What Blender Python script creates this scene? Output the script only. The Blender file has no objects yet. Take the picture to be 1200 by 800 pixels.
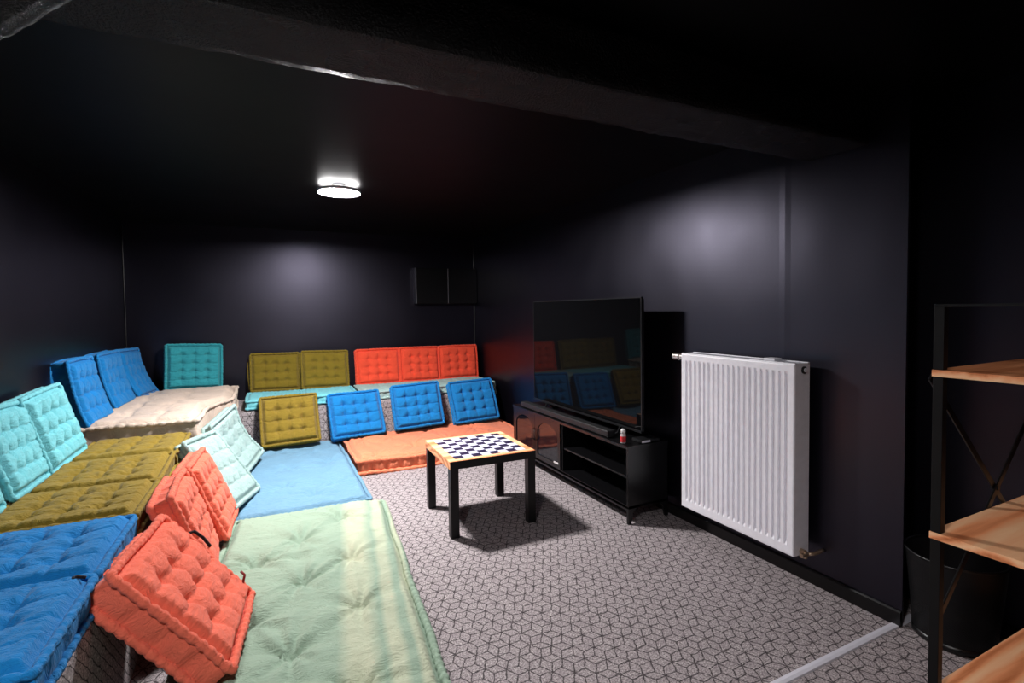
import bpy, bmesh, math, random
from mathutils import Vector, Matrix, noise

random.seed(7)
S = bpy.context.scene
COL = S.collection
R = math.radians

# ------------------------------------------------------------------ camera
FPX, PCY = 591.38, 384.08
PITCH, YAW, CAMH, ROLL = -0.036, 0.452, 1.320, -0.013
Fv = Vector((math.sin(YAW) * math.cos(PITCH), math.cos(YAW) * math.cos(PITCH), math.sin(PITCH)))
Rv = Vector((math.cos(YAW), -math.sin(YAW), 0.0))
Uv = Rv.cross(Fv)
_c, _s = math.cos(ROLL), math.sin(ROLL)
Rv, Uv = _c * Rv + _s * Uv, _c * Uv - _s * Rv
cd = bpy.data.cameras.new('camera')
cam = bpy.data.objects.new('camera', cd)
COL.objects.link(cam)
cam.matrix_world = Matrix(((Rv.x, Uv.x, -Fv.x, 0), (Rv.y, Uv.y, -Fv.y, 0), (Rv.z, Uv.z, -Fv.z, CAMH), (0, 0, 0, 1)))
cd.sensor_fit = 'HORIZONTAL'
cd.sensor_width = 36.0
cd.lens = FPX * 36.0 / 1200.0
cd.shift_y = (PCY - 400.0) / 1200.0
cd.clip_start = 0.05
S.camera = cam

# ------------------------------------------------------------------ light, world, exposure
S.view_settings.view_transform = 'Standard'
S.view_settings.look = 'None'
S.view_settings.exposure = 2.55
S.view_settings.gamma = 1.0
S.view_settings.use_curve_mapping = False
LAMP_POS = (0.474, 3.69)      # the lit ceiling lamp in view
LAMP_GLOW = 122.0             # emission of its diffuser
BACK_LAMP_POS = (-0.42, 0.22)   # the twin behind the camera
BACK_LAMP_GLOW = 38.0
LAMP_TINT = (1.0, 0.975, 0.97)
w = bpy.data.worlds.new('world')
S.world = w
w.use_nodes = True
w.node_tree.nodes['Background'].inputs[0].default_value = (0.8, 0.8, 1.0, 1)
w.node_tree.nodes['Background'].inputs[1].default_value = 0.0

# ------------------------------------------------------------------ helpers
def srgb(r, g, b):
    f = lambda c: (c / 255 / 12.92) if c <= 10 else ((c / 255 + 0.055) / 1.055) ** 2.4
    return (f(r), f(g), f(b), 1.0)


class NT:
    """tiny node-graph writer"""
    def __init__(s, name):
        s.m = bpy.data.materials.new(name)
        s.m.use_nodes = True
        s.t = s.m.node_tree
        s.b = s.t.nodes['Principled BSDF']
    def n(s, kind, **kw):
        nd = s.t.nodes.new(kind)
        for k, v in kw.items():
            setattr(nd, k, v)
        return nd
    def link(s, a, b):
        s.t.links.new(a, b)
    def put(s, sock, v):
        if isinstance(v, bpy.types.NodeSocket):
            s.link(v, sock)
        else:
            sock.default_value = v
    def math(s, op, a, b=None, c=None, clamp=False):
        nd = s.n('ShaderNodeMath', operation=op, use_clamp=clamp)
        s.put(nd.inputs[0], a)
        if b is not None: s.put(nd.inputs[1], b)
        if c is not None: s.put(nd.inputs[2], c)
        return nd.outputs[0]
    def coord(s, which='Object', scale=(1, 1, 1)):
        tc = s.n('ShaderNodeTexCoord')
        mp = s.n('ShaderNodeMapping')
        mp.inputs['Scale'].default_value = scale
        s.link(tc.outputs[which], mp.inputs['Vector'])
        return mp.outputs[0]
    def noise(s, co, scale, detail=3, rough=.55, dist=0.0):
        nd = s.n('ShaderNodeTexNoise')
        s.link(co, nd.inputs['Vector'])
        nd.inputs['Scale'].default_value = scale
        nd.inputs['Detail'].default_value = detail
        nd.inputs['Roughness'].default_value = rough
        nd.inputs['Distortion'].default_value = dist
        return nd.outputs['Fac']
    def ramp(s, fac, stops):
        nd = s.n('ShaderNodeValToRGB')
        s.put(nd.inputs[0], fac)
        e = nd.color_ramp.elements
        while len(e) < len(stops): e.new(0.5)
        for k, (p, c) in enumerate(stops):
            e[k].position = p
            e[k].color = c
        return nd.outputs[0]
    def mix(s, fac, a, b):
        nd = s.n('ShaderNodeMix', data_type='RGBA')
        s.put(nd.inputs[0], fac); s.put(nd.inputs[6], a); s.put(nd.inputs[7], b)
        return nd.outputs[2]
    def bump(s, h, strength=.3, dist=.002):
        nd = s.n('ShaderNodeBump')
        nd.inputs['Strength'].default_value = strength
        nd.inputs['Distance'].default_value = dist
        s.link(h, nd.inputs['Height'])
        s.link(nd.outputs[0], s.b.inputs['Normal'])
    def set(s, **kw):
        for k, v in kw.items():
            s.put(s.b.inputs[k.replace('_', ' ')], v)
        return s.m


def mul(c, k):
    return (c[0] * k, c[1] * k, c[2] * k, 1)


def fabric(name, c, var=.22, rough=.92, wear=None):
    g = NT(name)
    co = g.coord()
    big = g.noise(co, 7, 4)
    fine = g.noise(co, 420, 2)
    col = g.mix(big, mul(c, 1 - var), mul(c, 1 + var))
    if wear is not None:
        col = wear(g, col, co)
    col = g.mix(g.math('MULTIPLY', fine, .35), col, mul(c, .8))
    cw = g.coord('Object', (1.0, 2.2, 1.0))
    fold = g.noise(cw, 16, 4, .6, 1.4)
    ridge = g.math('POWER', g.math('SUBTRACT', 1.0, g.math('MULTIPLY', g.math('ABSOLUTE', g.math('SUBTRACT', fold, .5)), 2.4), clamp=True), 3.0)
    hsum = g.math('ADD', g.math('MULTIPLY', fine, .10), g.math('MULTIPLY', ridge, -1.0))
    g.bump(hsum, .55, .006)
    return g.set(Base_Color=col, Roughness=rough, Specular_IOR_Level=.15, Sheen_Weight=.12, Sheen_Roughness=.5)


def plain(name, c, rough=.5, metallic=0.0, spec=.5, coat=0.0):
    g = NT(name)
    co = g.coord()
    nz = g.noise(co, 30, 3)
    col = g.mix(nz, mul(c, .9), mul(c, 1.1))
    rr = g.math('MULTIPLY_ADD', nz, .12, rough - .06)
    return g.set(Base_Color=col, Roughness=rr, Metallic=metallic, Specular_IOR_Level=spec, Coat_Weight=coat)


def black_paint(name, c, rough, spec, bump_s, bump_scale, dist=.004, tint=(1, 1, 1, 1)):
    g = NT(name)
    co = g.coord()
    nz = g.noise(co, bump_scale, 4, .6)
    g.bump(nz, bump_s, dist)
    big = g.noise(co, 2.2, 3)
    rr = g.math('MULTIPLY_ADD', big, .10, rough - .05)
    return g.set(Base_Color=c, Roughness=rr, Specular_IOR_Level=spec, Specular_Tint=tint)


def carpet(name):
    """grey mottled carpet with a thin dark outline pattern of stacked cubes"""
    g = NT(name)
    tc = g.n('ShaderNodeTexCoord')
    wob = g.n('ShaderNodeTexNoise')
    wob.inputs['Scale'].default_value = 26
    g.link(tc.outputs['Object'], wob.inputs['Vector'])
    sub = g.n('ShaderNodeVectorMath', operation='SUBTRACT')
    g.link(wob.outputs['Color'], sub.inputs[0]); sub.inputs[1].default_value = (.5, .5, .5)
    sc = g.n('ShaderNodeVectorMath', operation='SCALE')
    g.link(sub.outputs[0], sc.inputs[0]); sc.inputs['Scale'].default_value = .015
    ad = g.n('ShaderNodeVectorMath', operation='ADD')
    g.link(tc.outputs['Object'], ad.inputs[0]); g.link(sc.outputs[0], ad.inputs[1])
    sp = g.n('ShaderNodeSeparateXYZ')
    g.link(ad.outputs[0], sp.inputs[0])
    # side faces: use height as the second coordinate
    X = g.math('ADD', sp.outputs[0], g.math('MULTIPLY', sp.outputs[2], .0))
    Y = g.math('ADD', sp.outputs[1], sp.outputs[2])
    k = 1 / .082
    x = g.math('MULTIPLY', Y, k); y = g.math('MULTIPLY', X, k)
    q3 = math.sqrt(3)
    def cell(ox, oy):
        a = g.math('SUBTRACT', g.math('FLOORED_MODULO', g.math('ADD', x, ox), 1.0), .5)
        b = g.math('SUBTRACT', g.math('FLOORED_MODULO', g.math('ADD', y, oy), q3), q3 / 2)
        return a, b, g.math('ADD', g.math('MULTIPLY', a, a), g.math('MULTIPLY', b, b))
    a1, b1, d1 = cell(0, 0)
    a2, b2, d2 = cell(.5, q3 / 2)
    pick = g.math('LESS_THAN', d1, d2)
    def sel(p, q):
        return g.math('ADD', g.math('MULTIPLY', p, pick), g.math('MULTIPLY', q, g.math('SUBTRACT', 1.0, pick)))
    gx, gy = sel(a1, a2), sel(b1, b2)
    ax, ay = g.math('ABSOLUTE', gx), g.math('ABSOLUTE', gy)
    hexd = g.math('MAXIMUM', ax, g.math('ADD', g.math('MULTIPLY', ax, .5), g.math('MULTIPLY', ay, q3 / 2)))
    edge = g.math('SUBTRACT', .5, hexd)
    for ang in (90, 210, 330):
        cx, cy = math.cos(R(ang)), math.sin(R(ang))
        along = g.math('ADD', g.math('MULTIPLY', gx, cx), g.math('MULTIPLY', gy, cy))
        across = g.math('ABSOLUTE', g.math('SUBTRACT', g.math('MULTIPLY', gx, cy), g.math('MULTIPLY', gy, cx)))
        pen = g.math('ADD', across, g.math('MULTIPLY', g.math('LESS_THAN', along, 0.0), 2.0))
        edge = g.math('MINIMUM', edge, pen)
    ms = g.noise(tc.outputs['Object'], 60, 3)
    wdt = g.math('MULTIPLY_ADD', ms, .12, -.012)
    line = g.math('SUBTRACT', 1.0, g.math('DIVIDE', edge, wdt), clamp=True)
    pile = g.noise(tc.outputs['Object'], 150, 4, .75)
    blot = g.noise(tc.outputs['Object'], 22, 5, .7)
    base = g.ramp(pile, [(.36, srgb(70, 62, 66)), (.5, srgb(166, 156, 157)), (.64, srgb(232, 222, 221))])
    base = g.mix(g.math('MULTIPLY_ADD', blot, 1.6, -.45, True), base, srgb(140, 130, 134))
    col = g.mix(g.math('MULTIPLY', line, .97), base, srgb(20, 16, 20))
    g.bump(pile, .6, .004)
    return g.set(Base_Color=col, Roughness=.97, Specular_IOR_Level=.05)


def wood(name, axis=0):
    g = NT(name)
    sc = [14, 14, 14]; sc[axis] = 1.1
    co = g.coord('Object', tuple(sc))
    n1 = g.noise(co, 1.6, 5, .6, 1.2)
    wv = g.n('ShaderNodeTexWave')
    wv.wave_type = 'RINGS'
    g.link(co, wv.inputs['Vector'])
    wv.inputs['Scale'].default_value = .55
    wv.inputs['Distortion'].default_value = 7
    wv.inputs['Detail'].default_value = 3
    sw = g.math('MULTIPLY_ADD', wv.outputs['Fac'], .5, g.math('MULTIPLY', n1, .5))
    col = g.ramp(sw, [(.15, srgb(188, 106, 62)), (.4, srgb(242, 160, 110)), (.8, srgb(254, 204, 158))])
    return g.set(Base_Color=col, Roughness=.55, Specular_IOR_Level=.3)


def link_mesh(name, bm, mat=None, parent=None, smooth=False, loc=None):
    me = bpy.data.meshes.new(name)
    bm.normal_update()
    bm.to_mesh(me)
    bm.free()
    o = bpy.data.objects.new(name, me)
    COL.objects.link(o)
    if mat: me.materials.append(mat)
    if smooth:
        for p in me.polygons: p.use_smooth = True
    if parent: o.parent = parent
    if loc: o.location = loc
    return o


def tag(o, label=None, cat=None, group=None, kind=None):
    if label: o['label'] = label
    if cat: o['category'] = cat
    if group: o['group'] = group
    if kind: o['kind'] = kind
    return o


def empty(name, loc, rz=0.0):
    o = bpy.data.objects.new(name, None)
    COL.objects.link(o)
    o.location = loc
    o.rotation_euler = (0, 0, rz)
    o.empty_display_size = .1
    return o


def box(bm, x0, x1, y0, y1, z0, z1, bev=0.0, seg=2):
    r = bmesh.ops.create_cube(bm, size=1.0)
    vs = r['verts']
    bmesh.ops.scale(bm, verts=vs, vec=(x1 - x0, y1 - y0, z1 - z0))
    bmesh.ops.translate(bm, verts=vs, vec=((x0 + x1) / 2, (y0 + y1) / 2, (z0 + z1) / 2))
    if bev:
        es = list({e for v in vs for e in v.link_edges})
        bmesh.ops.bevel(bm, geom=es, offset=bev, segments=seg, affect='EDGES', profile=.6)
    return bm


def nbox(*a, **k):
    return box(bmesh.new(), *a, **k)


def tube(bm, pts, rad, seg=8, closed=False, cap=True):
    """sweep a circle along pts; rad may be a list"""
    n = len(pts)
    P = [Vector(p) for p in pts]
    rings = []
    up = Vector((0, 0, 1))
    for i in range(n):
        a = P[i - 1] if (i > 0 or closed) else P[i]
        b = P[(i + 1) % n] if (i < n - 1 or closed) else P[i]
        t = (b - a).normalized()
        u = up if abs(t.dot(up)) < .95 else Vector((1, 0, 0))
        s_ = t.cross(u).normalized()
        v = s_.cross(t)
        r = rad[i] if isinstance(rad, (list, tuple)) else rad
        rings.append([bm.verts.new(P[i] + (s_ * math.cos(2 * math.pi * k / seg) + v * math.sin(2 * math.pi * k / seg)) * r) for k in range(seg)])
    m = n if closed else n - 1
    for i in range(m):
        A, B = rings[i], rings[(i + 1) % n]
        for k in range(seg):
            bm.faces.new((A[k], A[(k + 1) % seg], B[(k + 1) % seg], B[k]))
    if cap and not closed:
        bm.faces.new(rings[0]); bm.faces.new(list(reversed(rings[-1])))
    bmesh.ops.recalc_face_normals(bm, faces=bm.faces[:])
    return bm


def lathe(bm, prof, seg=32, cx=0, cy=0, closed_bottom=False):
    rings = []
    for r, z in prof:
        rings.append([bm.verts.new((cx + r * math.cos(2 * math.pi * k / seg), cy + r * math.sin(2 * math.pi * k / seg), z)) for k in range(seg)])
    for A, B in zip(rings, rings[1:]):
        for k in range(seg):
            bm.faces.new((A[k], A[(k + 1) % seg], B[(k + 1) % seg], B[k]))
    if closed_bottom:
        bm.faces.new(list(reversed(rings[0])))
    bmesh.ops.recalc_face_normals(bm, faces=bm.faces[:])
    return bm


def prism(bm, poly, ax, a, b):
    """extrude a 2-D polygon along axis ax from a to b; poly coordinates are the two other axes in order"""
    def mk(p, t):
        return {'x': (t, p[0], p[1]), 'y': (p[0], t, p[1]), 'z': (p[0], p[1], t)}[ax]
    A = [bm.verts.new(mk(p, a)) for p in poly]
    B = [bm.verts.new(mk(p, b)) for p in poly]
    n = len(poly)
    for i in range(n):
        bm.faces.new((A[i], A[(i + 1) % n], B[(i + 1) % n], B[i]))
    bm.faces.new(A); bm.faces.new(list(reversed(B)))
    bmesh.ops.recalc_face_normals(bm, faces=bm.faces[:])
    return bm


def nz(x, y, z):
    return noise.noise(Vector((x, y, z)))


# ------------------------------------------------------------------ materials of the room
INK = (.012, .011, .014, 1)
M_wall = black_paint('satin_black_wall_paint', (.0009, .0007, .0018, 1), .36, .72, .06, 60, .002, (.78, .74, 1.0, 1))
M_ceil = black_paint('satin_black_ceiling_paint', (.0010, .0009, .0012, 1), .44, .08, .06, 40, .002)
M_beam = black_paint('rough_black_beam_paint', (.0025, .0023, .0022, 1), .27, .35, .9, 130, .010)
M_speck = black_paint('gloss_black_stipple_paint', (.006, .006, .006, 1), .24, .9, 1.0, 260, .012)
M_base = black_paint('black_skirting_paint', (.003, .003, .0035, 1), .3, .45, .05, 30, .001)
M_carpet = carpet('grey_cube_carpet')
M_alu = plain('brushed_aluminium', srgb(214, 212, 222), .4, .1)
M_blackmetal = plain('black_metal', (.0035, .0035, .004, 1), .35, 0, .5)

# ------------------------------------------------------------------ room shell
H = 2.19
XL, XR, YB, YF = -1.19, 2.31, 5.812, -2.2
XREC = 2.58


def struct(name, bm, m, smooth=False):
    return tag(link_mesh(name, bm, m, smooth=smooth), kind='structure')


struct('floor', nbox(XL - .1, XREC + .1, YF - .1, YB + .1, -.1, 0), M_carpet)
struct('ceiling', nbox(XL - .1, XREC + .1, YF - .1, YB + .1, H, H + .1), M_ceil)
struct('wall_back', nbox(XL - .1, XREC + .1, YB, YB + .1, 0, H), M_wall)
struct('wall_left', nbox(XL - .1, XL, YF, YB, 0, H), M_wall)
struct('wall_front', nbox(XL - .1, XREC + .1, YF - .1, YF, 0, H), M_wall)
# the right-hand wall: a slightly uneven boarded face with a proud vertical joint
bm = bmesh.new()
ys = [1.13 + (YB - 1.13) * k / 150 for k in range(151)]
zs = [H * k / 60 for k in range(61)]
grid = []
for y in ys:
    row = []
    for z in zs:
        d = .0010 * math.exp(-((y - 1.66) / .016) ** 2) + .0022 * nz(y * 1.7, z * 1.3, 3) + .0015 * nz(y * 5, z * 3, 8)
        row.append(bm.verts.new((XR - d, y, z)))
    grid.append(row)
for i in range(150):
    for k in range(60):
        bm.faces.new((grid[i][k], grid[i][k + 1], grid[i + 1][k + 1], grid[i + 1][k]))
back = prism(bmesh.new(), [(XR + .004, 1.13), (XREC + .1, 1.30), (XREC + .1, YB), (XR + .004, YB)], 'z', 0, H)
me_tmp = bpy.data.meshes.new('tmp'); back.to_mesh(me_tmp); back.free()
bm.from_mesh(me_tmp); bpy.data.meshes.remove(me_tmp)
struct('wall_right', bm, M_wall)
struct('wall_right_recess', nbox(XREC, XREC + .1, YF, 1.31, 0, H), M_wall)
# skirting
struct('baseboard_right', prism(bmesh.new(), [(XR - .014, 0), (XR, 0), (XR, .064), (XR - .008, .064), (XR - .014, .058)], 'y', 1.13, YB), M_base)
struct('baseboard_recess', prism(bmesh.new(), [(XREC - .014, 0), (XREC, 0), (XREC, .064), (XREC - .008, .064), (XREC - .014, .058)], 'y', YF, 1.30), M_base)
# thin metal corner beads
struct('trim_1', tube(bmesh.new(), [(XR - .004, YB - .004, .5), (XR - .004, YB - .004, H)], .005, 6), M_blackmetal)
struct('trim_2', tube(bmesh.new(), [(XL + .004, YB - .004, .5), (XL + .004, YB - .004, H)], .005, 6), M_blackmetal)


def rough_beam(name, poly, z0, z1, res, amp, m, seed):
    """a plastered beam under the ceiling, plan outline poly, with a trowelled uneven skin"""
    bm = bmesh.new()
    prism(bm, poly, 'z', z0, z1)
    ln = max((Vector(poly[i]) - Vector(poly[i - 1])).length for i in range(len(poly)))
    for _ in range(9):
        es = [e for e in bm.edges if e.calc_length() > res * 2.2]
        if not es: break
        bmesh.ops.subdivide_edges(bm, edges=es, cuts=1, use_grid_fill=True)
        bmesh.ops.triangulate(bm, faces=[f for f in bm.faces if len(f.verts) > 4])
    bm.normal_update()
    for v in bm.verts:
        if v.co.z < z1 - .01:
            p = v.co
            d = amp * (nz(p.x * 7, p.y * 22, p.z * 22 + seed) + .6 * nz(p.x * 30, p.y * 60, p.z * 60 + seed))
            v.co += v.normal * d
    return struct(name, bm, m, True)


rough_beam('trim_3', [(XL, 1.30), (XR + .2, 1.28), (XR + .2, 1.555), (XL, 1.535)], 2.0, H, .018, .006, M_beam, 4)
# stippled sloping haunch under the left end of the beam, facing the viewer
bm = bmesh.new()
nu, nv = 130, 60
gr = []
for i in range(nu + 1):
    row = []
    x = XL + (-.20 - XL) * i / nu
    zlow = 1.923 + .96 * (x + .354)
    for j in range(nv + 1):
        z = zlow + (H - zlow) * j / nv
        d = .0015 * nz(x * 60, z * 60, 3)
        row.append(bm.verts.new((x, 1.255 - d, z + (.006 * nz(i * .3, 3, 1) if j == 0 else 0))))
    gr.append(row)
for i in range(nu):
    for j in range(nv):
        bm.faces.new((gr[i][j], gr[i + 1][j], gr[i + 1][j + 1], gr[i][j + 1]))
bk_ = [bm.verts.new((gr[i][0].co.x, 1.30, gr[i][0].co.z)) for i in range(nu + 1)]
for i in range(nu):
    bm.faces.new((gr[i + 1][0], gr[i][0], bk_[i], bk_[i + 1]))
struct('trim_4', bm, M_speck, True)

# aluminium strip across the carpet
tag(link_mesh('threshold_strip', prism(bmesh.new(), [(1.131, 0), (1.165, 0), (1.161, .004), (1.148, .0055), (1.135, .004)], 'x', .95, 2.43), M_alu),
    'long silver metal threshold strip laid across the grey carpet', 'floor strip')

# ------------------------------------------------------------------ ceiling lamps
def emit(name, k):
    g = NT(name)
    em = g.n('ShaderNodeEmission')
    em.inputs[0].default_value = (*LAMP_TINT, 1)
    em.inputs[1].default_value = k
    g.link(em.outputs[0], g.t.nodes['Material Output'].inputs[0])
    return g.m


M_white = plain('white_enamel', srgb(232, 230, 236), .35)


def lamp(pos, glow, label):
    r = empty('ceiling_lamp', (pos[0], pos[1], H))
    tag(r, label, 'lamp')
    bm = lathe(bmesh.new(), [(.0, -.0005), (.045, -.0005), (.045, -.026), (.140, -.028), (.1425, -.031), (.1425, -.0485), (.1395, -.0485), (.138, -.034), (0, -.034)], 48)  # outer rim lip added to keep grazing light off the upper walls
    link_mesh('housing', bm, M_white, r, True)
    bm = lathe(bmesh.new(), [(.1365, -.0345), (.134, -.0375), (.10, -.039), (.0005, -.0395)], 48)
    link_mesh('diffuser', bm, emit('lamp_diffuser_glow', glow), r, True)
    bm = lathe(bmesh.new(), [(.050, -.0252), (.060, -.0262), (.132, -.0272), (.136, -.0274)], 48)
    link_mesh('added_halo_ring', bm, emit('added_halo_glow', glow * .05), r, True)  # glowing ring added to light a halo on the ceiling around the lamp
    return r


lamp(LAMP_POS, LAMP_GLOW, 'round white flush ceiling lamp switched on above the mattresses')
lamp(BACK_LAMP_POS, BACK_LAMP_GLOW, 'round white ceiling lamp out of view above the nearest platform pads')

# ------------------------------------------------------------------ carpeted platforms
PX, PZ, PY = -.475, .44, 5.04
tag(link_mesh('carpeted_platform', nbox(XL + .002, PX, -.6, 5.05, 0.001, PZ, .012), M_carpet),
    'grey carpeted seating platform along the left wall under the olive and blue pads', 'platform')
tag(link_mesh('carpeted_platform', nbox(XL + .002, 2.20, 5.052, YB - .002, 0.001, PZ, .012), M_carpet),
    'grey carpeted ledge along the back wall behind the blue cushions', 'platform')

# ------------------------------------------------------------------ tufted cushions and mattresses
def cushion_frame(x, y, z, psi, tau, rho):
    """front-face bottom centre -> matrix whose Z is the front normal, Y runs up the face"""
    n0 = Vector((math.cos(psi), math.sin(psi), 0))
    zz = Vector((0, 0, 1))
    r = zz.cross(n0)
    u = math.cos(tau) * zz - math.sin(tau) * n0
    c, s = math.cos(rho), math.sin(rho)
    r2, u2 = c * r + s * u, c * u - s * r
    n = r2.cross(u2)
    return Matrix(((r2.x, u2.x, n.x, x), (r2.y, u2.y, n.y, y), (r2.z, u2.z, n.z, z), (0, 0, 0, 1)))


def cushion(name, mat, M, wd, hg, th, nx, ny, seed, bulge=.016, tuft=.024, N=76, rim=.013, pinch=.034,
            bend=None, wrinkle=.0026, warp=.009, radial=0.0, spread=None, back_detail=False, spots=None, side=1.0, gather=.0035, reach=1.0):
    """tufted box cushion: body with dimples and quilted sides, plus two gathered rolled edges (front, back).
    local frame: x across (-wd/2..wd/2), y up (0..hg), z from -th (back) to 0 (front)."""
    rnd = random.Random(seed)
    off = seed * 7.31
    inset = rim * 1.5
    tufts = [((i / nx - .5) * (wd - 2 * inset) + rnd.uniform(-1, 1) * .006, inset + j / ny * (hg - 2 * inset) + rnd.uniform(-1, 1) * .006)
             for i in range(1, nx) for j in range(1, ny)]
    tr = .27 * min(wd / nx, hg / ny)
    if spots is not None:
        Mi = M.inverted()
        tufts = [tuple((Mi @ Vector((x, y, M.translation.z)))[:2]) for x, y in spots]
        tr = .055
    tph = [rnd.uniform(0, 6.28) for _ in tufts]

    def deform(p):
        x, y, z = p
        if spread: x = spread(x, y)
        z += warp * (nz(x * 3 + off, y * 3, 1.5) + .4 * nz(x * 8, y * 8 + off, 4))
        x += warp * .7 * nz(y * 4 + off, 2.2, z * 4)
        y += warp * .7 * nz(x * 4 + off, 7.2, z * 4)
        if bend: z += bend(x / wd, y / hg)
        return Vector((x, y, z))

    def face_h(x, y):
        a = (x + wd / 2 - inset) / (wd - 2 * inset) * nx
        b = (y - inset) / (hg - 2 * inset) * ny
        e = min(x + wd / 2, wd / 2 - x, y, hg - y)
        if spots is None:
            sag = .10 * math.sin(math.pi * a) ** 2
            b2 = b + sag + .05 * nz(x * 18 + off, y * 18, 2)
            a2 = a + .05 * nz(x * 18, y * 18 + off, 5)
            sa, sb = abs(math.sin(math.pi * a2)), abs(math.sin(math.pi * b2))
            h = bulge * (1.15 - .40 * (1 - sa) ** 5 - .32 * (1 - sb) ** 3 - .50 * (1 - sb) ** 14)
        else:
            h = bulge
        for (tx, ty), ph in zip(tufts, tph):
            dx, dy = x - tx, y - ty
            d2 = dx * dx + dy * dy
            if d2 < (5 * tr) ** 2:
                h -= tuft * (.6 * math.exp(-d2 / (tr * tr)) + .4 * math.exp(-math.sqrt(d2) / (.5 * tr)))
                if radial:
                    d = math.sqrt(d2) + 1e-6
                    an = math.atan2(dy, dx)
                    h += radial * math.sin(an * 7 + ph + 2 * math.sin(an * 2 + ph)) * (1 - math.exp(-d / (.4 * tr))) * math.exp(-d / (tr * 1.5 * reach)) * 1.6
        h += wrinkle * (nz(x * 28 + off, y * 55, off) + .6 * nz(x * 70, y * 90 + off, 3))
        dper = x if min(y, hg - y) < min(x + wd / 2, wd / 2 - x) else y
        h += gather * math.sin(dper * 250 + 5 * nz(dper * 22, off, 1)) * math.exp(-max(0, e - rim) / .022)
        edge = min(1.0, max(0.0, (e - inset * .4) / (inset * 1.6)))
        edge = edge * edge * (3 - 2 * edge)
        return h * edge - rim * .85 * (1 - edge)

    bm = bmesh.new()
    NX = max(12, int(N * wd / max(wd, hg))); NY = max(12, int(N * hg / max(wd, hg)))
    def sheet(front):
        g = []
        for i in range(NX + 1):
            row = []
            for j in range(NY + 1):
                x = (i / NX - .5) * wd * .985; y = hg * .0075 + j / NY * hg * .985
                hh = face_h(x, y) if (front or back_detail) else (-rim * .5 + .4 * bulge * min(1, 8 * min(i / NX, 1 - i / NX, j / NY, 1 - j / NY)))
                z = hh if front else -th - hh
                row.append(bm.verts.new(deform((x, y, z))))
            g.append(row)
        for i in range(NX):
            for j in range(NY):
                q = (g[i][j], g[i + 1][j], g[i + 1][j + 1], g[i][j + 1])
                bm.faces.new(q if front else tuple(reversed(q)))
        ring = [g[i][0] for i in range(NX)] + [g[NX][j] for j in range(NY)] + [g[i][NY] for i in range(NX, 0, -1)] + [g[0][j] for j in range(NY, 0, -1)]
        pos = [((i / NX - .5) * wd, 0) for i in range(NX)] + [(wd / 2, j / NY * hg) for j in range(NY)] + \
              [((i / NX - .5) * wd, hg) for i in range(NX, 0, -1)] + [(-wd / 2, j / NY * hg) for j in range(NY, 0, -1)]
        return ring, pos
    rf, pos = sheet(True)
    rb, _ = sheet(False)
    n = len(rf)
    prev = rf
    K = 7
    for k in range(1, K + 1):
        if k == K:
            cur = rb
        else:
            cur = []
            s = k / K
            for q, (x, y) in enumerate(pos):
                cxn = x / (wd / 2); cyn = (y - hg / 2) / (hg / 2)
                per = q / n * 2 * (wd + hg)
                push = side * (.008 * math.sin(math.pi * s) - .011 * abs(math.cos(math.pi * per / .115)) ** 5 * math.sin(math.pi * s) + .003 * nz(per * 30, s * 3, off)) - rim * .25
                ox = (1 if cxn > 0 else -1) if abs(cxn) > .985 else 0
                oy = (1 if cyn > 0 else -1) if abs(cyn) > .985 else 0
                cur.append(bm.verts.new(deform((x + ox * push, y + oy * push, -s * th))))
        for q in range(n):
            bm.faces.new((prev[q], cur[q], cur[(q + 1) % n], prev[(q + 1) % n]))
        prev = cur
    bmesh.ops.recalc_face_normals(bm, faces=bm.faces[:])
    root = link_mesh(name, bm, mat, smooth=True)
    root.matrix_world = M
    # rolled edges
    per = 2 * (wd + hg)
    st = max(int(per / .008), 40)
    cr = .014
    path = []
    for q in range(st):
        d = q / st * per
        if d < wd: x, y = -wd / 2 + d, 0.0
        elif d < wd + hg: x, y = wd / 2, d - wd
        elif d < 2 * wd + hg: x, y = wd / 2 - (d - wd - hg), hg
        else: x, y = -wd / 2, hg - (d - 2 * wd - hg)
        # round corners
        cx = max(-wd / 2 + cr, min(wd / 2 - cr, x)); cy = max(cr, min(hg - cr, y))
        v = Vector((x - cx, y - cy))
        if v.length > cr and v.x and v.y:
            v = v.normalized() * cr
        path.append((cx + v.x, cy + v.y, d))
    for zc, tagname in ((-rim * .35, 'f'), (-th + rim * .35, 'b')):
        ph = rnd.uniform(0, 3)
        pts, rad = [], []
        for x, y, d in path:
            k = abs(math.sin(math.pi * (d / pinch) + ph + .8 * math.sin(d * 9)))
            rad.append(rim * (.62 + .46 * k ** .6 + .16 * nz(d * 30, off, ph)))
            pts.append(deform((x, y, zc + .1 * rim * nz(d * 14, ph, off))))
        e = link_mesh('rolled_edge', tube(bmesh.new(), pts, rad, 8, closed=True), mat, root, True)
    return root


def tie(parent, mat, pts, r=.0045):
    """a short cord or ribbon tie sewn to a cushion corner, in the cushion's own frame"""
    return link_mesh('tie', tube(bmesh.new(), pts, r, 6), mat, parent, True)


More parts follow.
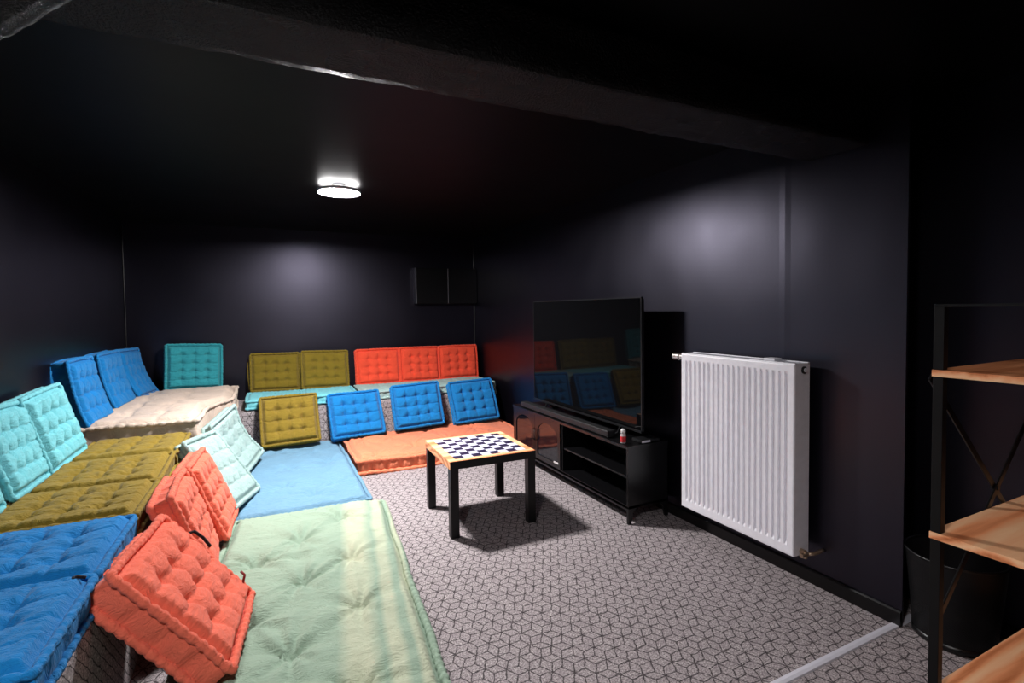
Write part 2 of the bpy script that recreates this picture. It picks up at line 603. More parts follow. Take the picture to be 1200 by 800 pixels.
C_teal = fabric('aqua_cotton', srgb(112, 190, 200))
C_teal_deep = fabric('teal_cotton', srgb(52, 152, 162))
C_blue = fabric('bright_blue_cotton', srgb(22, 118, 184))
C_olive = fabric('olive_cotton', srgb(134, 112, 40))
C_olive2 = fabric('dark_olive_cotton', srgb(124, 104, 32))
C_coral = fabric('coral_cotton', srgb(238, 112, 88))
C_red = fabric('orange_red_cotton', srgb(232, 78, 52))
C_mint = fabric('pale_mint_cotton', srgb(152, 178, 174), .32)
C_cream = fabric('cream_cotton', srgb(204, 184, 168), .08)
C_denim = fabric('washed_blue_cotton', srgb(108, 148, 174), .14)
C_orange = fabric('orange_cotton', srgb(240, 136, 100), .14)
C_cord = fabric('dark_cord', srgb(30, 20, 24))
C_redcord = fabric('dark_red_cord', srgb(120, 30, 30))


def sage_wear(g, col, co):
    """sun-bleached cream bands running along the mattress"""
    sp = g.n('ShaderNodeSeparateXYZ'); g.link(co, sp.inputs[0])
    wob = g.noise(co, 3.5, 2)
    x = g.math('ADD', g.math('MULTIPLY_ADD', sp.outputs[1], -.05, sp.outputs[0]), g.math('MULTIPLY_ADD', wob, .05, -.025))
    tot = None
    for c0, wd_ in ((.140, .052), (.262, .026), (.345, .018)):
        d = g.math('ABSOLUTE', g.math('SUBTRACT', x, c0))
        b = g.math('SUBTRACT', 1.0, g.math('DIVIDE', d, wd_ * 1.5), clamp=True)
        b = g.math('SMOOTH_MIN', g.math('MULTIPLY', b, 1.7), 1.0, .2)
        tot = b if tot is None else g.math('MAXIMUM', tot, b)
    patch = g.noise(co, 2.2, 2)
    tot = g.math('MULTIPLY', tot, g.math('MULTIPLY_ADD', patch, .9, .15), clamp=True)
    return g.mix(tot, col, srgb(212, 210, 180))


C_sage = fabric('sage_cotton', srgb(150, 172, 152), .08, wear=sage_wear)


def at(x, y, z, psi, tau, rho=0):
    return cushion_frame(x, y, z, R(psi), R(tau), R(rho))


def flat(x, y, z, rz=0.0):
    """lying face-up: centre of the near edge (x, y), top face height z"""
    c, s = math.cos(R(rz)), math.sin(R(rz))
    return Matrix(((c, -s, 0, x), (s, c, 0, y), (0, 0, 1, z), (0, 0, 0, 1)))


# --- floor mattresses
o = cushion('floor_mattress', C_sage, flat(.045, 1.26, .118, -5.0), .84, 2.0, .105, 4, 6, 11, .026, .050, 190, .016, .032, wrinkle=.0035, warp=.012, radial=.010, reach=1.7, gather=.009,
            spots=[(.127, 2.836), (.331, 2.514), (.307, 2.088), (.113, 2.385), (.041, 1.887), (.358, 3.035), (-.078, 2.661), (.235, 1.62), (-.02, 1.45), (.30, 1.35), (-.10, 2.15)])
tag(o, 'large sage green floor mattress with faded cream stripes beside the coral cushions', 'mattress', 'floor mattresses')
o = cushion('floor_mattress', C_denim, flat(.185, 3.34, .100, 0.4), .80, 1.66, .085, 3, 4, 12, .018, .030, 150, .013, .05, wrinkle=.0035, warp=.014, radial=.007, reach=1.7, gather=.004,
            spots=[(.133, 4.268), (.421, 4.315), (.263, 3.578), (.088, 3.818), (.40, 3.75), (.30, 4.65), (.05, 4.75)])
tag(o, 'washed blue floor mattress between the sage mattress and the back ledge', 'mattress', 'floor mattresses')
o = cushion('floor_mattress', C_orange, flat(1.435, 4.14, .120, 0.3), 1.62, .87, .108, 7, 3, 13, .020, .030, 170, .017, .055, wrinkle=.0035, warp=.016, radial=.007, reach=1.7, side=1.6, gather=.006,
            spots=[(.80, 4.25), (.993, 4.726), (1.406, 4.876), (1.15, 4.40), (1.50, 4.48), (1.85, 4.35), (1.85, 4.75), (.75, 4.72)])
tag(o, 'orange floor mattress under the leaning blue cushions behind the chess table', 'mattress', 'floor mattresses')
# --- cream mattress on the corner of the platforms
def cream_spread(x, y):
    k = max(0.0, min(1.0, (y - .55) / .45)); k = k * k * (3 - 2 * k)
    return x if x < 0 else x * (1 + .46 * k)
o = cushion('platform_mattress', C_cream, flat(-.775, 3.96, .605, 0), .68, 1.60, .14, 3, 5, 14, .03, .03, 110, .016, .05, wrinkle=.005, warp=.018, radial=.005, spread=cream_spread)
tag(o, 'thick cream mattress in the back left corner on the platform', 'mattress')

# --- pads lying on the left platform
pads = [(C_olive, 3.40, .50, 'olive green tufted pad on the platform next to the cream mattress', 'olive', -1),
        (C_olive, 2.885, .50, 'olive green tufted pad in the middle of the three olive pads', 'olive', 1),
        (C_olive, 2.42, .455, 'olive green tufted pad on the platform bordering the bright blue pads', 'olive', 0),
        (C_blue, 1.905, .50, 'bright blue tufted platform pad bordering the olive pads', 'blue', 0),
        (C_blue, 1.44, .455, 'bright blue tufted platform pad at the picture edge nearest the viewer', 'blue', 0)]
for k, (m, y, hg, lab, g, rz) in enumerate(pads):
    o = cushion('seat_pad', m, flat(-.735, y, .535, rz), .50, hg, .085, 4, 4, 30 + k, .020, .030, 76, .013, .04, wrinkle=.003, warp=.006, radial=.003)
    tag(o, lab, 'pad', g + ' pads on the left platform')
    if k == 4:
        tie(o, C_cord, [(.20, hg - .01 if k == 4 else .02, .012), (.215, hg * .5 + .20 if k == 4 else .05, .02), (.235, hg - .03 if k == 4 else .07, .014)])

# --- pads on the back ledge
led = [(C_teal, .05, 'aqua pad on the back ledge under the left dark olive cushion'), (C_teal, .545, 'aqua pad on the back ledge under the right dark olive cushion'),
       (C_mint, 1.06, 'pale mint pad on the back ledge under the leftmost orange red cushion'), (C_mint, 1.535, 'pale mint pad on the back ledge under the middle orange red cushion'),
       (C_mint, 2.0, 'pale mint pad on the back ledge under the orange red cushion in the corner')]
for k, (m, x, lab) in enumerate(led):
    o = cushion('seat_pad', m, flat(x, 5.07, .528, 0), .475, .50, .072, 4, 4, 40 + k, .010, .015, 76, .012, .04)
    tag(o, lab, 'pad', 'pads on the back ledge')
    if k == 4:
        tie(o, C_mint, [(-.20, .05, .012), (-.195, .03, .035), (-.18, .04, .055), (-.19, .02, .03)])
        tie(o, C_mint, [(.225, .02, .0), (.238, -.012, -.02), (.24, -.02, -.09), (.245, -.02, -.13)], .007)

# --- cushions leaning on the back wall
bk = [('olive', C_olive2, .066, 5.671, -89.6, 9.6, -.3, .456, .375, 'dark olive cushion against the back wall, the left of the pair'),
      ('olive', C_olive2, .539, 5.60, -90, 11, -.8, .458, .385, 'dark olive cushion against the back wall, the right of the pair'),
      ('red', C_red, 1.092, 5.59, -90, 11, -.5, .466, .378, 'orange red cushion against the back wall, leftmost of the row of three'),
      ('red', C_red, 1.556, 5.59, -90, 9, -.6, .448, .380, 'orange red cushion in the middle of the row of three on the back wall'),
      ('red', C_red, 2.018, 5.58, -90, 8, 0, .468, .378, 'orange red cushion nearest the right corner of the back wall')]
for k, (g, m, x, y, ps, ta, ro, wd, hg, lab) in enumerate(bk):
    o = cushion('back_cushion', m, at(x, y, .53, ps, ta, ro), wd, hg, .07, 4, 4, 50 + k, .020, .028, 44, .012, .034)
    tag(o, lab, 'cushion', g + ' cushions on the back wall')
    if k == 0:
        tie(o, C_olive2, [(-.22, .33, -.06), (-.25, .30, -.05), (-.252, .15, -.04), (-.243, .02, -.03)], .005)
o = cushion('back_cushion', C_teal_deep, at(-.643, 5.655, .60, -77.5, 6.8, -5.7 + 3), .458, .425, .075, 4, 5, 60, .020, .028, 76, .013, .034)
tag(o, 'teal cushion standing upright behind the cream mattress', 'cushion')

# --- cushions leaning on the back ledge, standing on the floor mattresses
fr = [(C_olive, .172, 4.815, .175, -84.7, 25.3, -.2, .468, .43, 'olive cushion leaning on the back ledge above the washed blue mattress', 'olive'),
      (C_blue, .75, 4.815, .175, -88.7, 28, 2.1, .468, .42, 'bright blue cushion leaning on the back ledge next to the olive cushion', 'blue'),
      (C_blue, 1.336, 4.83, .19, -92, 20, 2.4, .474, .42, 'bright blue cushion in the middle of the three leaning on the back ledge', 'blue'),
      (C_blue, 1.937, 4.82, .185, -91.6, 26, 2.3, .474, .43, 'bright blue cushion on the back ledge nearest the TV bench', 'blue')]
for k, (m, x, y, z, ps, ta, ro, wd, hg, lab, g) in enumerate(fr):
    o = cushion('back_cushion', m, at(x, y, z, ps, ta, ro), wd, hg, .07, 4, 4, 70 + k, .021, .030, 76, .013, .034)
    tag(o, lab, 'cushion', g + ' cushions leaning on the back ledge' if g == 'blue' else None)

# --- cushions leaning on the left wall
def flare(k, top=0.0):
    def f(u, v):
        return k * (1 - v) ** 2 - k * .35 + top * v * v
    return f
lw = [(C_teal, -.975, 2.52, .548, 3, 16, -2, .45, .39, None, 'aqua cushion on the left wall cut off by the picture edge', 'aqua'),
      (C_teal, -.975, 2.995, .548, 3.8, 16, -3.5, .452, .385, None, 'aqua cushion on the left wall second from the blue cushions', 'aqua'),
      (C_teal, -.960, 3.445, .548, -3.6, 16, 3.0, .440, .395, None, 'aqua cushion on the left wall touching the bright blue cushions', 'aqua'),
      (C_blue, -1.035, 4.20, .60, -1.9, 6, .4, .446, .44, flare(.06), 'bright blue cushion on the left wall, nearest of the row of three', 'blue'),
      (C_blue, -1.030, 4.79, .61, -3, 5, .7, .462, .425, flare(.07), 'bright blue cushion in the middle of the row on the left wall', 'blue'),
      (C_blue, -1.00, 5.33, .615, -5, 6, -1, .47, .41, flare(.10), 'bright blue cushion on the left wall deep in the corner', 'blue')]
for k, (m, x, y, z, ps, ta, ro, wd, hg, bd, lab, g) in enumerate(lw):
    o = cushion('back_cushion', m, at(x, y, z, ps, ta, ro), wd, hg, .10 if k == 3 else .08, 4, 4, 80 + k, .020, .028, 76, .013, .034, bend=bd, wrinkle=.0028)
    tag(o, lab, 'cushion', g + ' cushions on the left wall')

# --- cushions leaning on the side of the left platform
sd = [(C_coral, -.100, 2.03, .195, -3.6, 41, -2.7, .505, .47, .104, None, 'coral cushion tipped back nearest the viewer, in front of the other coral ones', 'coral'),
      (C_coral, -.225, 2.66, .165, 2, 22, -2, .46, .43, .085, flare(-.03), 'coral cushion wedged between the two other coral cushions', 'coral'),
      (C_coral, -.20, 3.157, .16, -3, 23, -.4, .44, .42, .075, None, 'coral cushion standing next to the pale mint cushions', 'coral'),
      (C_mint, -.135, 3.57, .16, -14, 35, -4, .45, .48, .055, None, 'pale mint cushion next to the coral cushions', 'mint'),
      (C_mint, -.12, 4.316, .17, -20, 24, 9, .467, .434, .07, lambda u, v: -.10 * v * (1 - v) * 1.6, 'pale mint cushion sagging against the cream mattress', 'mint')]
for k, (m, x, y, z, ps, ta, ro, wd, hg, th, bd, lab, g) in enumerate(sd):
    o = cushion('back_cushion', m, at(x, y, z, ps, ta, ro), wd, hg, th, 4, 4, 90 + k, .020 if k < 3 else .012, .026 if k < 3 else .014, 72, .015, .034, bend=bd, wrinkle=.003)
    tag(o, lab, 'cushion', g + ' cushions leaning on the platform side')
    if k == 0:
        tie(o, C_cord, [(.255, hg * .76, .004), (.275, hg * .73, .02), (.272, hg * .64, .024), (.285, hg * .54, .012)], .006)
        tie(o, C_redcord, [(.245, .06, .0), (.262, .075, .02), (.285, .09, .012)], .005)

# ------------------------------------------------------------------ chess table
M_tabledark = plain('black_brown_table_finish', (.0035, .003, .003, 1), .42, 0, .35)
M_tablewood = wood('orange_brown_table_edge', 0)
M_tablewood.node_tree.nodes['Principled BSDF'].inputs['Roughness'].default_value = .5
g = NT('printed_chessboard')
co = g.coord('Object')
sp = g.n('ShaderNodeSeparateXYZ'); g.link(co, sp.inputs[0])
cell = .46 / 8
fx = g.math('FLOOR', g.math('DIVIDE', g.math('ADD', sp.outputs[0], .23), cell))
fy = g.math('FLOOR', g.math('DIVIDE', g.math('ADD', sp.outputs[1], .23), cell))
par = g.math('FLOORED_MODULO', g.math('ADD', fx, fy), 2.0)
M_board = g.set(Base_Color=g.mix(par, srgb(44, 36, 66), srgb(222, 222, 240)), Roughness=.35)
tb = empty('chess_table', (1.204, 3.001, 0), -.028)
tag(tb, 'small square black legged table with a chessboard printed on its top', 'table')
link_mesh('table_top', nbox(-.275, .275, -.275, .275, .404, .45, .002), M_tabledark, tb)
link_mesh('top_border', nbox(-.274, .274, -.274, .274, .4495, .4512, .0005, 1), M_tablewood, tb)
link_mesh('edge_band', nbox(-.2765, -.2745, -.275, .275, .406, .4505, 0), M_tablewood, tb)
link_mesh('chessboard', nbox(-.23, .23, -.23, .23, .4508, .4525), M_board, tb)
for sx in (-1, 1):
    for sy in (-1, 1):
        link_mesh('leg', nbox(*(sorted((sx * .273, sx * .223))), *(sorted((sy * .273, sy * .223))), 0.001, .404, .0015), M_tabledark, tb)

# ------------------------------------------------------------------ TV bench
M_bench = plain('black_bench_metal', (.0035, .0034, .004, 1), .30, 0, .5)
M_glass = NT('dark_door_glass').set(Base_Color=(.004, .005, .008, 1), Roughness=.06, Specular_IOR_Level=.6)
BX0, BX1, BY0, BY1, BZ0, BZ1 = 1.946, 2.262, 2.421, 3.998, .095, .482
tv = empty('tv_bench', (0, 0, 0))
tv.location = ((BX0 + BX1) / 2, (BY0 + BY1) / 2, 0)
ox, oy = -tv.location.x, -tv.location.y
def tbx(name, x0, x1, y0, y1, z0, z1, m=M_bench, bev=.0015, parent=None):
    return link_mesh(name, nbox(x0 + ox, x1 + ox, y0 + oy, y1 + oy, z0, z1, bev), m, parent or tv)
tag(tv, 'long low black TV bench with arched glass doors and open shelves', 'TV bench')
tbx('bench_top', BX0 - .006, BX1, BY0 - .004, BY1 + .004, BZ1 - .018, BZ1)
tbx('bottom_panel', BX0, BX1, BY0, BY1, BZ0, BZ0 + .018)
tbx('back_panel', BX1 - .008, BX1, BY0, BY1, BZ0, BZ1 - .018)
for y0 in (BY0, BY1 - .016):
    # end panel running down into two feet with an arch between them
    cxm, hw = (BX0 + BX1) / 2, (BX1 - BX0) / 2
    poly = [(BX0, BZ1 - .018), (BX0, 0.002), (BX0 + .022, 0.002)]
    for k in range(0, 13):
        a = math.pi * (1 - k / 12)
        poly.append((cxm + (hw - .03) * math.cos(a), .03 + .075 * math.sin(a) ** .6))
    poly += [(BX1 - .022, 0.002), (BX1, 0.002), (BX1, BZ1 - .018)]
    poly = [(a + ox, b) for a, b in poly]
    link_mesh('end_panel', prism(bmesh.new(), poly, 'y', y0 + oy, y0 + .016 + oy), M_bench, tv)
YD = 3.21
tbx('divider', BX0 + .012, BX1 - .008, YD - .016, YD, BZ0 + .018, BZ1 - .018)
tbx('middle_shelf', BX0 + .02, BX1 - .008, BY0 + .016, YD - .016, .275, .287)
tbx('front_rail', BX0, BX0 + .016, BY0 + .016, BY1 - .016, BZ0 - .012, BZ0 + .02)


def door(y0, y1, hinge_hi):
    """framed door with an arch-topped glass pane"""
    z0, z1 = BZ0 + .022, BZ1 - .020
    m = .035
    yc, hw = (y0 + y1) / 2, (y1 - y0) / 2 - m
    arch = [(yc - hw, z0 + m), (yc + hw, z0 + m)]
    zb = z1 - m - hw * .62
    for k in range(0, 15):
        a = math.pi * k / 14
        arch.append((yc + hw * math.cos(a), zb + hw * .62 * math.sin(a)))
    bm = bmesh.new()
    outer = [(y0, z0), (y1, z0), (y1, z1), (y0, z1)]
    xs = (BX0 - .002, BX0 + .014)
    for x in xs:
        vo = [bm.verts.new((x + ox, a + oy, b)) for a, b in outer]
        vi = [bm.verts.new((x + ox, a + oy, b)) for a, b in arch]
        es = [bm.edges.new((vo[i], vo[(i + 1) % 4])) for i in range(4)] + [bm.edges.new((vi[i], vi[(i + 1) % len(vi)])) for i in range(len(vi))]
        bmesh.ops.triangle_fill(bm, edges=es, use_beauty=True)
        if x == xs[0]: fo, fi = vo, vi
        else:
            for A, B in ((fo, vo), (fi, vi)):
                for i in range(len(A)):
                    bm.faces.new((A[i], A[(i + 1) % len(A)], B[(i + 1) % len(A)], B[i]))
    bmesh.ops.recalc_face_normals(bm, faces=bm.faces[:])
    d = link_mesh('door', bm, M_bench, tv)
    link_mesh('door_glass', prism(bmesh.new(), [(a + oy, b) for a, b in arch], 'x', BX0 + .004 + ox, BX0 + .009 + ox), M_glass, d)
    hy = y0 + .016 if hinge_hi else y1 - .016
    bm = tube(bmesh.new(), [(BX0 - .003 + ox, hy + oy, .26), (BX0 - .02 + ox, hy + oy, .265), (BX0 - .02 + ox, hy + oy, .345), (BX0 - .003 + ox, hy + oy, .35)], .004, 8)
    link_mesh('handle', bm, M_bench, d, True)
    return d


YM = 3.60
door(YD + .002, YM - .002, False)
door(YM + .002, BY1 - .018, True)
g_tag = tbx('price_tag', BX0 - .004, BX0 - .002, 3.235, 3.30, .150, .163, plain('white_sticker', srgb(210, 205, 205), .5), 0)
g_tag.name = 'sticker'
g_tag['label'] = 'white sticker'

# ------------------------------------------------------------------ television
M_screen = NT('glossy_black_screen').set(Base_Color=(.003, .003, .0035, 1), Roughness=.035, Specular_IOR_Level=.10)
M_bezel = plain('dark_grey_bezel', (.02, .02, .022, 1), .3, .4)
TX, TY0, TY1, TZ0, TZ1 = 2.10, 2.475, 3.892, .532, 1.390
t = empty('television', (TX, (TY0 + TY1) / 2, BZ1))
tag(t, 'large black flat screen television standing on the TV bench', 'television')
ty = t.location.y
def tvb(name, x0, x1, y0, y1, z0, z1, m, bev=.001, parent=t):
    return link_mesh(name, nbox(x0 - TX, x1 - TX, y0 - ty, y1 - ty, z0 - BZ1, z1 - BZ1, bev), m, parent)
tvb('screen', TX, TX + .003, TY0 + .006, TY1 - .006, TZ0 + .014, TZ1 - .006, M_screen, 0)
bm = bmesh.new()
for a in ((TY0, TY0 + .007, TZ0, TZ1), (TY1 - .007, TY1, TZ0, TZ1), (TY0, TY1, TZ1 - .007, TZ1), (TY0, TY1, TZ0, TZ0 + .015)):
    box(bm, -.003, .012, a[0] - ty, a[1] - ty, a[2] - BZ1, a[3] - BZ1, .001)
link_mesh('bezel', bm, M_bezel, t)
tvb('back_shell', TX + .004, TX + .03, TY0 + .01, TY1 - .01, TZ0 + .005, TZ1 - .01, M_blackmetal, .004)
tvb('electronics_hump', TX + .028, TX + .065, TY0 + .2, TY1 - .2, TZ0 + .02, TZ0 + .42, M_blackmetal, .01)
for yy in (TY0 + .22, TY1 - .22):
    bm = bmesh.new()
    tube(bm, [(.01, yy - ty, TZ0 + .02 - BZ1), (-.02, yy - ty, .010), (-.055, yy - ty, .007)], [.007, .007, .005], 8)
    tube(bm, [(.01, yy - ty, TZ0 + .02 - BZ1), (.06, yy - ty, .006), (.11, yy - ty, .005)], [.007, .007, .005], 8)
    link_mesh('foot', bm, M_bezel, t, True)

# soundbar in front of the screen, and small things on the bench
sb = empty('soundbar', (1.990, 3.25, BZ1))
tag(sb, 'long thin black soundbar lying in front of the television', 'soundbar')
link_mesh('bar_body', nbox(-.03, .03, -.60, .62, .004, .046, .008, 3), plain('soundbar_cloth', (.010, .010, .011, 1), .5), sb)
for yy in (-.602, .622):
    link_mesh('end_cap', nbox(-.031, .031, yy - .006, yy + .006, .003, .047, .006, 2), M_bezel, sb)

bt = empty('small_bottle', (1.972, 2.50, BZ1))
tag(bt, 'small bottle with red label and white cap on the TV bench corner', 'bottle')
link_mesh('bottle_body', lathe(bmesh.new(), [(0, .001), (.016, .001), (.018, .006), (.018, .052), (.012, .062), (.011, .068), (0, .068)], 20), plain('clear_pale_plastic', srgb(190, 180, 180), .25), bt, True)
link_mesh('red_label', lathe(bmesh.new(), [(.0184, .010), (.0186, .012), (.0186, .044), (.0184, .046)], 20), plain('red_label_paper', srgb(205, 40, 48), .5), bt, True)
link_mesh('white_cap', lathe(bmesh.new(), [(.0125, .062), (.0145, .063), (.0145, .084), (.012, .088), (0, .0885)], 20), plain('white_plastic', srgb(225, 222, 222), .4), bt, True)
bx = empty('flat_box', (2.13, 2.475, BZ1))
tag(bx, 'flat grey device with a shiny edge beside the small red bottle', 'device')
link_mesh('case', nbox(-.075, .075, -.045, .045, .002, .022, .004), M_bezel, bx)
link_mesh('front_plate', nbox(-.07, -.005, -.047, -.044, .005, .018), M_alu, bx)
rm = empty('remote_control', (2.06, 3.945, BZ1), R(25))
tag(rm, 'slim dark remote control on the far end of the TV bench', 'remote')
link_mesh('remote_body', nbox(-.02, .02, -.06, .06, .001, .016, .004), M_bezel, rm)
link_mesh('button_pad', nbox(-.014, .014, -.05, .03, .0155, .0172, .0005), M_blackmetal, rm)

# ------------------------------------------------------------------ radiator
M_rad = plain('white_radiator_enamel', srgb(240, 239, 246), .34, 0, .45)
M_chrome = plain('valve_chrome', srgb(200, 190, 185), .25, .85)
M_brass = plain('dull_nickel', srgb(190, 165, 140), .35, .8)
RX, RY0, RY1, RZ0, RZ1, RD = 2.156, 1.498, 2.200, .159, 1.055, .107
ra = empty('radiator', (RX + RD / 2, (RY0 + RY1) / 2, 0))
tag(ra, 'white ribbed panel radiator on the black right hand wall', 'radiator')
rx, ry = -ra.location.x, -ra.location.y
NG = 20
mgn = .026
pitch = (RY1 - RY0 - 2 * mgn) / NG
yprof = [(RY0, 0.006), (RY0 + .003, .0015), (RY0 + .007, 0)]
for k in range(NG):
    c = RY0 + mgn + (k + .5) * pitch
    hw = pitch * .5
    yprof += [(c - hw * .50, 0), (c - hw * .36, .0085), (c + hw * .36, .0085), (c + hw * .50, 0)]
yprof += [(RY1 - .007, 0), (RY1 - .003, .0015), (RY1, .006)]
zl = [(RZ0, .006, 0), (RZ0 + .003, .0015, 0), (RZ0 + .008, 0, 0), (RZ0 + .045, 0, 0), (RZ0 + .062, 0, 1), (RZ1 - .052, 0, 1), (RZ1 - .036, 0, 0), (RZ1 - .008, 0, 0), (RZ1 - .003, .0015, 0), (RZ1, .006, 0)]
bm = bmesh.new()
G = []
for z, dz, gk in zl:
    G.append([bm.verts.new((RX + rx + max(dz, d if (d >= .0015 and d <= .006 and (y < RY0 + .008 or y > RY1 - .008)) else d * gk), y + ry, z)) for y, d in yprof])
for A, B in zip(G, G[1:]):
    for k in range(len(A) - 1):
        bm.faces.new((A[k], B[k], B[k + 1], A[k + 1]))
bmesh.ops.recalc_face_normals(bm, faces=bm.faces[:])
fp = link_mesh('front_panel', bm, M_rad, ra)
link_mesh('rear_panel', nbox(RX + RD - .018 + rx, RX + RD + rx, RY0 + .004 + ry, RY1 - .004 + ry, RZ0 + .01, RZ1 - .012, .004), M_rad, ra)
for y0 in (RY0, RY1 - .004):
    link_mesh('side_cover', nbox(RX + .004 + rx, RX + RD + rx, y0 + ry, y0 + .004 + ry, RZ0 + .002, RZ1 + .001, .0015), M_rad, ra)
bm = bmesh.new()
box(bm, RX + .004 + rx, RX + .016 + rx, RY0 + ry, RY1 + ry, RZ1 - .008, RZ1 + .003, .002)
box(bm, RX + RD - .014 + rx, RX + RD + rx, RY0 + ry, RY1 + ry, RZ1 - .008, RZ1 + .004, .002)
nb = 26
for k in range(nb):
    y = RY0 + .012 + (RY1 - RY0 - .024) * k / (nb - 1)
    box(bm, RX + .014 + rx, RX + RD - .012 + rx, y - .0045 + ry, y + .0045 + ry, RZ1 - .010, RZ1 + .001, .001, 1)
link_mesh('top_grille', bm, M_rad, ra)
link_mesh('bottom_edge', nbox(RX + .006 + rx, RX + RD - .016 + rx, RY0 + .006 + ry, RY1 - .006 + ry, RZ0 + .004, RZ0 + .05, .002), M_rad, ra)
bm = bmesh.new()
box(bm, RX + .03 + rx, RX + .085 + rx, RY0 + .125 + ry, RY0 + .185 + ry, RZ1 + .001, RZ1 + .014, .003)
link_mesh('hanging_clip', bm, M_rad, ra)
def ytube(pts, rad, seg=16): return tube(bmesh.new(), pts, rad, seg)
xv, zv = RX + .052 + rx, RZ1 - .028
link_mesh('bleed_plug', ytube([(xv + .01, RY0 - .006 + ry, zv - .002), (xv + .01, RY0 + .004 + ry, zv - .002)], .017), M_blackmetal, ra, False)
link_mesh('bleed_screw', ytube([(xv + .013, RY0 - .010 + ry, zv - .002), (xv + .013, RY0 - .004 + ry, zv - .002)], .010), M_rad, ra, False)
yv = RY1 + ry
vv = link_mesh('thermostat_valve', tube(bmesh.new(), [(xv, yv - .002, zv), (xv, yv + .014, zv), (xv, yv + .015, zv), (xv, yv + .05, zv), (xv, yv + .052, zv), (xv, yv + .058, zv), (xv, yv + .06, zv), (xv, yv + .105, zv), (xv, yv + .112, zv)],
                                        [.010, .010, .021, .021, .015, .015, .021, .022, .014], 20), M_chrome, ra)
bv = tube(bmesh.new(), [(xv, RY0 + .002 + ry, RZ0 + .022), (xv, RY0 - .022 + ry, RZ0 + .022)], .012, 12)
tube(bv, [(xv, RY0 - .020 + ry, RZ0 + .028), (xv, RY0 - .020 + ry, RZ0 - .004)], .011, 12)
tube(bv, [(xv - .026, RY0 - .020 + ry, RZ0 + .012), (xv + .014, RY0 - .020 + ry, RZ0 + .012)], [.010, .012], 12)
link_mesh('lockshield_valve', bv, M_brass, ra, False)
link_mesh('supply_pipe', tube(bmesh.new(), [(xv + .01, RY0 - .020 + ry, RZ0 + .012), (xv + .04, RY0 - .036 + ry, RZ0 + .014), (xv + .06, RY0 - .040 + ry, RZ0 + .016), (xv + .085, RY0 - .040 + ry, RZ0 + .018), (XR + rx + .002, RY0 - .04 + ry, RZ0 + .018)], .0085, 12), M_brass, ra, True)
for zz in (RZ0 + .15, RZ1 - .15):
    for yy in (RY0 + .12, RY1 - .12):
        link_mesh('wall_bracket', nbox(RX + RD - .004 + rx, XR + .003 + rx, yy - .02 + ry, yy + .02 + ry, zz - .02, zz + .02, .002), M_rad, ra)

# ------------------------------------------------------------------ wall cupboard in the back right corner
M_glint = plain('grey_edge_glint', srgb(120, 120, 126), .35, .6)
wc = empty('wall_cupboard', (1.93, YB, 1.40))
tag(wc, 'shallow black cupboard boxed into the back right corner above the cushions', 'cupboard')
link_mesh('carcass', nbox(-.378, .376, -.085, -.002, 0, .42, .002), M_base, wc)
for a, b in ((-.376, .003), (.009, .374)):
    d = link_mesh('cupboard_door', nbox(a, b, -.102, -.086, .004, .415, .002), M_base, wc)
    link_mesh('edge_glint', nbox(a - .001, a + .004, -.105, -.0865, .004, .415, .001), M_glint, d)  # light grey strip paints a glint along the door edge

# ------------------------------------------------------------------ shelving unit on the right
SX, SY, SX2, SY2 = 1.667, .752, 2.482, .36
Z1s, Z2s, Z3s, ZT = 1.138, .680, .221, 1.316
M_wood = wood('warm_oak_boards', 0)
sh = empty('shelving_unit', ((SX + SX2) / 2, (SY + SY2) / 2, 0))
tag(sh, 'shelving unit with three warm wood boards and black metal frame', 'shelf')
sx, sy = -sh.location.x, -sh.location.y
P = .024
M_post = plain('matt_black_tube', (.003, .003, .0033, 1), .5, 0, .25)
for z in (Z1s, Z2s, Z3s):
    link_mesh('shelf_board', nbox(SX + sx, SX2 + sx, SY2 + sy, SY + sy, z - .019, z, .001), M_wood, sh)
for (x, y) in ((SX + .002, SY - P - .002), (SX2 - P - .002, SY - P - .002), (SX + .002, SY2 + .002), (SX2 - P - .002, SY2 + .002)):
    zc = [0.001, Z3s - .019, Z3s, Z2s - .019, Z2s, Z1s - .019, Z1s, ZT]
    bm = bmesh.new()
    for a, b in ((0, 1), (2, 3), (4, 5), (6, 7)):
        box(bm, x + sx, x + P + sx, y + sy, y + P + sy, zc[a], zc[b], .0015)
    link_mesh('post', bm, M_post, sh)
for a in ((SX + .002, SX2 - .002, SY - P - .002, SY - .002), (SX + .002, SX2 - .002, SY2 + .002, SY2 + P + .002), (SX + .002, SX + P + .002, SY2 + P, SY - P), (SX2 - P - .002, SX2 - .002, SY2 + P, SY - P)):
    link_mesh('top_rail', nbox(a[0] + sx, a[1] + sx, a[2] + sy, a[3] + sy, ZT - .004, ZT + .004, .001), M_blackmetal, sh)
yb = SY + .004
xa, xb_ = SX + .014 + sx, SX2 - .014 + sx
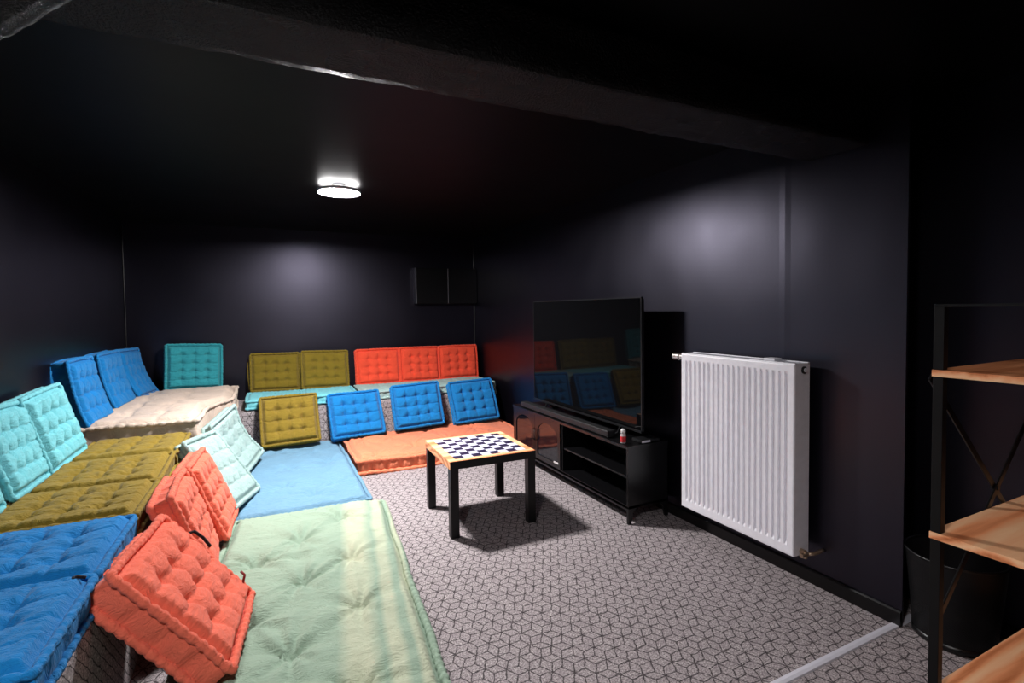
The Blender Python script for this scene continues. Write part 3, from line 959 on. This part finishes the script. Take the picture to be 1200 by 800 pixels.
for k, (za, zb_) in enumerate(((.352, 1.114), (1.114, .352))):
    bm = bmesh.new()
    d = Vector((xb_ - xa, 0, zb_ - za)); L = d.length; ang = math.atan2(d.z, d.x)
    box(bm, -L / 2, L / 2, -.0025, .0025, -.010, .010, .0008, 1)
    bmesh.ops.rotate(bm, verts=bm.verts[:], cent=(0, 0, 0), matrix=Matrix.Rotation(-ang, 3, 'Y'))
    bmesh.ops.translate(bm, verts=bm.verts[:], vec=((xa + xb_) / 2, yb + .0055 * k + sy, (za + zb_) / 2))
    link_mesh('cross_brace', bm, M_blackmetal, sh)
link_mesh('brace_bolt', tube(bmesh.new(), [((xa + xb_) / 2, yb - .006 + sy, .733), ((xa + xb_) / 2, yb + .014 + sy, .733)], .007, 12), M_blackmetal, sh)

# ------------------------------------------------------------------ wire waste bin behind the shelving unit
wb = empty('waste_bin', (2.41, 1.0, 0))
tag(wb, 'round black wire mesh waste bin on the carpet behind the shelving unit', 'bin')
g = NT('black_wire_mesh')
tc = g.n('ShaderNodeTexCoord'); spx = g.n('ShaderNodeSeparateXYZ'); g.link(tc.outputs['Object'], spx.inputs[0])
an = g.math('MULTIPLY', g.math('ARCTAN2', spx.outputs[1], spx.outputs[0]), 160 / (2 * math.pi))
zz = g.math('MULTIPLY', spx.outputs[2], 190.0)
d1 = g.math('ABSOLUTE', g.math('SUBTRACT', g.math('FRACT', g.math('ADD', an, zz)), .5))
d2 = g.math('ABSOLUTE', g.math('SUBTRACT', g.math('FRACT', g.math('SUBTRACT', an, zz)), .5))
wire = g.math('MAXIMUM', g.math('GREATER_THAN', d1, .28), g.math('GREATER_THAN', d2, .28))
M_mesh = g.set(Base_Color=(.012, .012, .013, 1), Roughness=.4, Specular_IOR_Level=.25, Alpha=wire)
link_mesh('mesh_wall', lathe(bmesh.new(), [(.128 + .028 * k / 8, .012 + .325 * k / 8) for k in range(9)], 48), M_mesh, wb, True)
link_mesh('rim', tube(bmesh.new(), [(.157 * math.cos(a * math.pi / 24), .157 * math.sin(a * math.pi / 24), .34) for a in range(48)], .005, 8, closed=True), M_blackmetal, wb, True)
link_mesh('bottom', lathe(bmesh.new(), [(0, .002), (.124, .002), (.131, .006), (.131, .03), (.128, .03), (.127, .010), (0, .008)], 48), M_blackmetal, wb, True)
